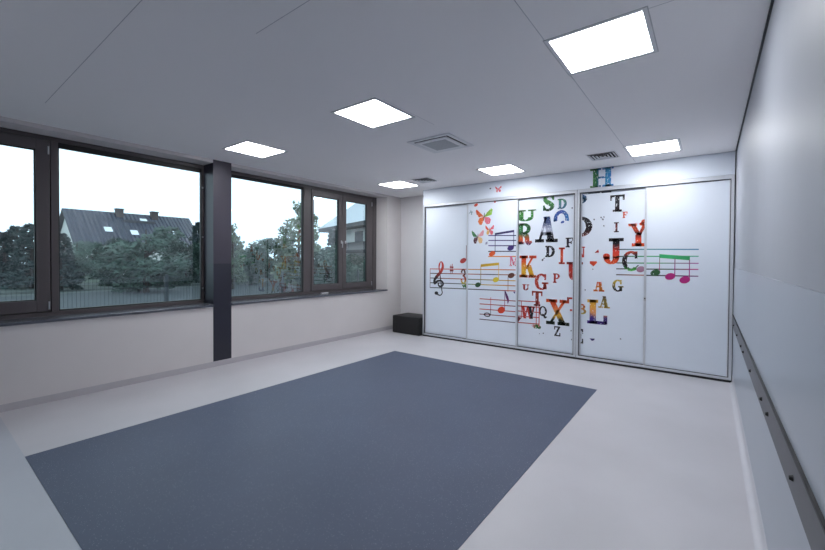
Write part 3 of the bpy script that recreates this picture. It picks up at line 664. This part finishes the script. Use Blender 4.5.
letter(4, 'A', (-1.363, .848, -1.205, 1.026), [(200, 160, 60), (150, 130, 60), (80, 60, 40)], .05, 'small olive letter A by the L')
letter(4, 'L', (-1.525, .592, -1.232, .961), [PU, (60, 40, 120), (226, 150, 80), (226, 160, 50), (226, 170, 60)], .04, 'large gold letter L with purple foot')
letter(4, 'B', (-1.665, .725, -1.535, .884), [(190, 180, 90), (226, 150, 70), (226, 110, 60)], .06, 'small letter B, orange and yellow-green')
letter(4, 'E', (-1.70, .255, -1.572, .485), [K, (40, 50, 60), K], .1, 'black letter E cut by the middle frame')
decal(4, 'petal_print', [([[(-1.487, .352), (-1.408, .358), (-1.42, .33), (-1.45, .316)]], ink([PU, NV], 'X', 0))], 'small purple shape near the bottom')
# door 5 ------------------------------------------------------------
decal(5, 'staff_print', lines(b4, s4r, -.724, -.116, .012, [[(80, 150, 150), (60, 130, 170)], [(60, 170, 110), (90, 180, 150)], [(70, 190, 120), (170, 90, 160)], [K, (60, 90, 70), (190, 60, 140)], [K, (60, 30, 60), (120, 60, 120)]]), 'five-line music staff on the right door, teal to magenta')
GN = [(40, 170, 100), (60, 180, 110), (50, 150, 90)]
mg = ink([MG, (190, 50, 130)], 'Z', 0); mgs = ink([MG, (160, 60, 140), (110, 110, 110)], 'Z', 0)
decal(5, 'music_note_print', [([[(-.567, 1.620), (-.212, 1.588), (-.212, 1.642), (-.567, 1.674)]], ink(GN, 'X', 0)), (Rr(-.567, 1.41, -.558, 1.64), ink([GR, MG, (40, 150, 90)], 'Z', 0)), (Rr(-.387, 1.36, -.376, 1.62), mgs), (Rr(-.221, 1.33, -.210, 1.60), mgs),
    (disc(-.613, 1.407, .062, .044, .35), ink([(40, 80, 50), (60, 120, 60)], 'X', .03)), (disc(-.435, 1.36, .062, .046, .35), mg), (disc(-.266, 1.318, .062, .048, .35), mg)], 'green-beamed notes with one green and two magenta heads', 1)
# fascia --------------------------------------------------------------
gh = glyph('H')
decal(0, 'letter_print', [(fit(gh, -1.496, 2.705, -1.159, 2.995), ink([(70, 130, 60), (44, 110, 60), (50, 110, 170), (60, 150, 190), (50, 110, 190)], 'X', .07, .5))], 'letter H above the doors, green left and blue right')
butterfly(0, (-3.10, 2.79, -2.975, 2.905), [((216, 70, 90), (220, 120, 120)), ((216, 80, 110), (220, 110, 120)), ((220, 110, 110), (210, 70, 90)), ((220, 120, 140), (210, 80, 100))], 'small red butterfly above the doors')
decal(0, 'petal_print', [(disc(-3.195, 2.875, .016, .014), ink([K, (60, 40, 60)], 'X', 0))], 'tiny dark dot beside the red butterfly')

# ------------------------------------------------------------------ outside
GZ = -.3
m_gravel = mat('gravel', (44, 55, 61), .9, var=.18, scale=3)
m_grass = mat('grass', (60, 78, 62), .9, var=.25, scale=6)
m_road = mat('asphalt', (56, 68, 66), .8, var=.08, scale=4)
S(MB().box(-120, XO-.02, -60, 90, GZ-.2, GZ, m_gravel).build('ground'))
S(MB().poly([(-36, -50, GZ+.01), (-120, -50, GZ+.01), (-120, 80, GZ+.01), (-36, 80, GZ+.01)][::-1], m_grass).build('lawn'))
S(MB().poly([(-26, -50, GZ+.02), (-36, -50, GZ+.02), (-36, 80, GZ+.02), (-26, 80, GZ+.02)][::-1], m_road).build('road'))
# wire mesh fence
m_wire = mat('fence_wire', (44, 54, 60), .5, .2)
t = thing('mesh_fence', (-9.4, 4, GZ), 'dark wire mesh garden fence on posts outside the windows', 'fence')
FX, FT = -9.4, 1.17
for k in range(7):
    a = -5.2+k*2.89; b = a+2.89
    mb = MB()
    n = 47
    for i in range(n): yy = a+.05+i*(2.79/(n-1)); mb.box(FX-.003, FX+.003, yy-.0022, yy+.0022, GZ+.05, FT, m_wire)
    for z in (FT-.02, FT-.2, FT-.22, FT-.6, FT-1.0, FT-1.4): mb.box(FX-.005, FX+.005, a, b, z-.004, z+.004, m_wire)
    mb.build('mesh_panel', t)
for k in range(8):
    y = -5.2+k*2.89
    mb = MB().box(FX-.03, FX+.03, y-.03, y+.03, GZ, FT+.05, m_wire); mb.build('fence_post', t)

# houses
m_tile = mat('roof_tile', (46, 56, 76), .55, var=.15, scale=1.2)
m_hwall = mat('house_render', (200, 204, 204), .8, var=.04)
m_chim = mat('chimney_brick', (74, 66, 66), .8, var=.2, scale=6)
m_skyl = mat('skylight_glass', (214, 226, 236), .12, spec=.8)
m_troof = mat('metal_roof', (150, 166, 180), .35, var=.05)
m_dark = mat('eave_board', (52, 54, 60), .6)
m_hwin = mat('house_window_glass', (54, 62, 72), .1, spec=.8)
def corr(m):
    t = m.node_tree; b = t.nodes['Principled BSDF']
    g = t.nodes.new('ShaderNodeTexCoord'); wv = t.nodes.new('ShaderNodeTexWave'); wv.bands_direction = 'Y'; wv.inputs['Scale'].default_value = .8
    bp = t.nodes.new('ShaderNodeBump'); bp.inputs['Strength'].default_value = 1.0; bp.inputs['Distance'].default_value = .3
    t.links.new(g.outputs['Object'], wv.inputs['Vector']); t.links.new(wv.outputs[0], bp.inputs['Height']); t.links.new(bp.outputs[0], b.inputs['Normal'])
corr(m_tile)
h = thing('house', (-54, 15.9, GZ), 'house with a long dark tiled roof beyond the trees', 'house')
yA, yB, xr, zr, ze, hd = 10.15, 22.6, -54.0, 6.7, 2.9, 4.6
MB().box(xr-hd+.5, xr+hd-.5, yA+.4, yB-.4, GZ, ze+.2, m_hwall).build('house_wall', h)
mb = MB()
for sgn in (-1, 1):
    mb.poly([(xr, yA, zr), (xr, yB, zr), (xr+sgn*hd, yB, ze), (xr+sgn*hd, yA, ze)], m_tile)
    mb.poly([(xr, yA, zr-.2), (xr, yB, zr-.2), (xr+sgn*hd, yB, ze-.2), (xr+sgn*hd, yA, ze-.2)], m_dark)
for y in (yA, yB): mb.poly([(xr, y, zr), (xr+hd, y, ze), (xr+hd, y, ze-.2), (xr, y, zr-.2)], m_dark)
for y in (yA+.4, yB-.4): mb.poly([(xr-hd, y, ze-.1), (xr+hd, y, ze-.1), (xr, y, zr-.1)], m_hwall)
rf = mb.build('roof', h)
def onroof(f): return xr+hd*f, zr-(zr-ze)*f
for y, f0 in ((15.0, .08), (18.5, .08)):
    x, z = onroof(f0); mb = MB().box(x-.35, x+.35, y-.33, y+.33, z-.5, zr+.32, m_chim); mb.box(x-.4, x+.4, y-.38, y+.38, zr+.32, zr+.42, m_dark); mb.build('chimney', h)
x, z = onroof(.3); MB().box(x-.5, x+.05, 15.1, 18.2, z-.05, z+.28, m_dark).build('roof_ledge', h)
for y, f0 in ((13.4, .50), (15.7, .56), (17.2, .16), (20.0, .52)):
    xa, za = onroof(f0); xb, zb = onroof(f0+.14)
    MB().poly([(xa+.05, y-.35, za+.06), (xb+.05, y-.35, zb+.06), (xb+.05, y+.35, zb+.06), (xa+.05, y+.35, za+.06)], m_skyl).build('skylight', h)

h = thing('house', (-20, 22, GZ), 'white house with pale hipped roof beyond the casement windows', 'house')
U, V = Vector((.94, -.342, 0)), Vector((.342, .94, 0)); C0 = Vector((-24.9, 20.1, 0)); EZ = 3.95
def hp(u, v, z): return tuple(C0+U*u+V*v+Vector((0, 0, z)))
LU, LV = 14.0, 8.0
def hbox(mb, u0, u1, v0, v1, z0, z1, m):
    p = [hp(u0, v0, z0), hp(u1, v0, z0), hp(u1, v1, z0), hp(u0, v1, z0), hp(u0, v0, z1), hp(u1, v0, z1), hp(u1, v1, z1), hp(u0, v1, z1)]
    for f in ((0,3,2,1),(4,5,6,7),(0,1,5,4),(1,2,6,5),(2,3,7,6),(3,0,4,7)): mb.poly([p[i] for i in f], m)
    return mb
hbox(MB(), .8, LU-.8, .8, LV-.8, GZ, EZ, m_hwall).build('house_wall', h)
mb = MB(); r0, r1 = hp(4, 4, 7.5), hp(LU-4, 4, 7.5)
c = [hp(0, 0, EZ), hp(LU, 0, EZ), hp(LU, LV, EZ), hp(0, LV, EZ)]
for q in ([c[0], c[1], r1, r0], [c[1], c[2], r1], [c[2], c[3], r0, r1], [c[3], c[0], r0]): mb.poly(q, m_troof)
hbox(mb, 0, LU, 0, LV, EZ-.28, EZ-.01, m_dark); mb.build('roof', h)
hbox(MB(), 5.4, 6.6, .74, .82, 2.2, 3.45, m_hwin).build('house_window', h)
mb = MB(); mb.poly([hp(3.5, -1.2, 2.1), hp(14, -1.2, 2.1), hp(14, .8, 2.75), hp(3.5, .8, 2.75)], m_dark); hbox(mb, 3.5, 14, -1.2, -1.1, 1.9, 2.1, m_dark); mb.build('porch_roof', h)

# trees: crowns of separate leaf blades round a trunk with branches
def leaf_mats(n, c):
    return mat(n, c, .7, var=.35, scale=2.0)
m_leaf = [leaf_mats('pine_needles', (40, 60, 60)), leaf_mats('bush_leaves', (62, 88, 78)), leaf_mats('birch_leaves', (86, 106, 84))]
m_bark = mat('bark', (62, 54, 50), .9, var=.2)
def tree_meshes(kind, hgt, wid, seed):
    rnd = random.Random(seed); mb = MB(); tr = MB()
    n = {0: 4200, 1: 4600, 2: 1500}[kind]
    tr.tube((0, 0, 0), (0, 0, hgt*.9), .12, m_bark, 8, .02)
    blobs = []
    if kind == 0:                              # conifer: whorls narrowing upwards
        k = int(hgt*4)
        for i in range(k):
            z = .04+i/k*.93; rr = wid/2*(1-z)**.7*rnd.uniform(.75, 1.1)+.08
            for j in range(8):
                a = rnd.uniform(0, 2*PI); blobs.append((math.cos(a)*rr*.75, math.sin(a)*rr*.75, z*hgt, rr*.28, .13))
                tr.tube((0, 0, z*hgt), (math.cos(a)*rr, math.sin(a)*rr, z*hgt+.05), .02, m_bark, 5, .006)
    elif kind == 1:                            # rounded bush tree
        for i in range(26):
            a = rnd.uniform(0, 2*PI); r = wid/2*math.sqrt(rnd.random())*.72; z = rnd.uniform(.03, .86)
            sq_ = math.sqrt(max(.15, 1-((z-.42)/.62)**2))
            blobs.append((math.cos(a)*r*sq_, math.sin(a)*r*sq_, z*hgt, wid*.17, wid*.15))
            tr.tube((0, 0, z*hgt*.6), (math.cos(a)*r*sq_, math.sin(a)*r*sq_, z*hgt), .03, m_bark, 5, .008)
    else:                                      # sparse birch
        for i in range(44):
            a = rnd.uniform(0, 2*PI); z = rnd.uniform(.12, .98); r = wid/2*(1.05-z)**.6*rnd.uniform(.3, 1)
            blobs.append((math.cos(a)*r, math.sin(a)*r, z*hgt, .32, .26))
            tr.tube((0, 0, z*hgt*.8), (math.cos(a)*r, math.sin(a)*r, z*hgt), .02, m_bark, 5, .005)
    for i in range(n):
        b = rnd.choice(blobs)
        while True:
            p = Vector((rnd.uniform(-1, 1), rnd.uniform(-1, 1), rnd.uniform(-1, 1)))
            if p.length < 1: break
        c = Vector((b[0]+p.x*b[3], b[1]+p.y*b[3], max(.05, b[2]+p.z*b[4])))
        d = Vector((rnd.gauss(0, 1), rnd.gauss(0, 1), rnd.gauss(0, .7))).normalized(); e = d.orthogonal().normalized()
        e.rotate(Matrix.Rotation(rnd.uniform(0, 6.28), 3, d)) if False else None
        s = rnd.uniform(.07, .15)*(1.0 if kind != 0 else .9)
        mb.poly([c-d*s, c+e*s*.5, c+d*s, c-e*s*.5], m_leaf[kind])
    return mb, tr
TP = {}
def tree(kind, x, y, hgt, wid, label, group, seed):
    key = (kind, seed % 3)
    name = ('pine_tree', 'leafy_bush', 'birch_tree')[kind]
    if key not in TP:
        H0, W0 = 4.0, (2.2, 3.4, 2.4)[kind]
        mb, tr = tree_meshes(kind, H0, W0, kind*10+seed % 3)
        o = thing(name, (0, 0, 0)); mb.build('foliage', o); tr.build('trunk', o); TP[key] = (o, H0, W0)
    else: o = copy_tree(TP[key][0])
    H0, W0 = TP[key][1:]
    o.location = (x, y, GZ); o.rotation_euler.z = seed*1.7; o.scale = (wid/W0, wid/W0, hgt/H0)
    tag(o, label, ('tree', 'bush', 'tree')[kind], group)
TREES = (   # kind, x, y, height, width, label; ordered from left to right through the windows
    (0, -35.75, 3.95, 3.64, 2.84, 'dark pine behind the fence, leftmost one in the left casement'),
    (0, -43.17, 5.48, 4.52, 3.17, 'dark pine behind the fence, second from left in the left casement'),
    (0, -32.08, 4.69, 4.01, 2.85, 'dark pine behind the fence, near the right stile of the left casement'),
    (0, -39.55, 6.60, 4.35, 3.00, 'dark pine behind the fence, mostly hidden by the left window mullion'),
    (0, -29.00, 5.37, 3.39, 2.32, 'dark pine beside the left gable of the dark-roofed house'),
    (1, -35.77, 7.53, 3.24, 3.44, 'leafy bush under the left end of the long dark roof'),
    (1, -42.94, 10.39, 3.40, 3.77, 'leafy bush under the left skylight of the long dark roof'),
    (1, -31.75, 8.81, 3.32, 3.47, 'leafy bush under the left chimney of the long dark roof'),
    (1, -24.26, 7.98, 3.80, 4.40, 'large grey-green bushy tree in front of the dark-roofed house'),
    (1, -36.05, 13.76, 4.12, 4.03, 'leafy bush under the right skylight of the long dark roof'),
    (1, -28.24, 11.63, 3.22, 2.69, 'leafy bush at the right end of the dark-roofed house'),
    (0, -31.19, 13.78, 4.85, 2.53, 'tall dark pine against the right edge of the left fixed pane'),
    (1, -38.06, 18.38, 4.01, 4.01, 'leafy bush behind the dark pillar'),
    (2, -22.88, 12.06, 3.87, 1.92, 'thin sparse birch just right of the dark pillar'),
    (1, -31.42, 17.08, 3.56, 3.33, 'leafy bush beside the thin birch right of the pillar'),
    (1, -26.05, 15.12, 3.18, 3.06, 'low leafy bush in the middle of the second fixed pane'),
    (1, -33.62, 20.95, 3.99, 3.51, 'leafy bush left of the tall birch pair'),
    (1, -27.68, 18.66, 3.70, 3.22, 'leafy bush under the shorter birch in the second fixed pane'),
    (2, -21.05, 14.48, 4.15, 2.22, 'shorter sparse birch left of the tallest birch'),
    (2, -18.27, 13.40, 4.97, 2.64, 'tallest sparse birch by the mullion of the second window'),
    (2, -28.05, 21.94, 5.73, 2.53, 'sparse birch just right of the second window mullion'),
    (1, -13.39, 10.68, 2.33, 2.20, 'low leafy bush under the left casement pane of the second window'),
    (1, -11.18, 9.42, 2.49, 1.75, 'leafy bush in front of the dark pine by the white house'),
    (0, -15.58, 13.60, 3.58, 1.90, 'dark pine at the left corner of the white house'),
    (1, -12.42, 11.46, 2.21, 1.5, 'leafy bush under the porch roof of the white house'),
    (1, -13.28, 13.00, 2.20, 1.96, 'low leafy bush in the rightmost casement pane'),
    (1, -11.31, 11.70, 2.25, 1.98, 'leafy bush at the right edge of the rightmost casement'),
)
GRP = ('dark pines beyond the fence', 'leafy bushes beyond the fence', 'slender birches beyond the fence')
for i, (k, x, y, hg, wd_, lb) in enumerate(TREES):
    tree(k, x, y, hg, wd_, lb, GRP[k], i)
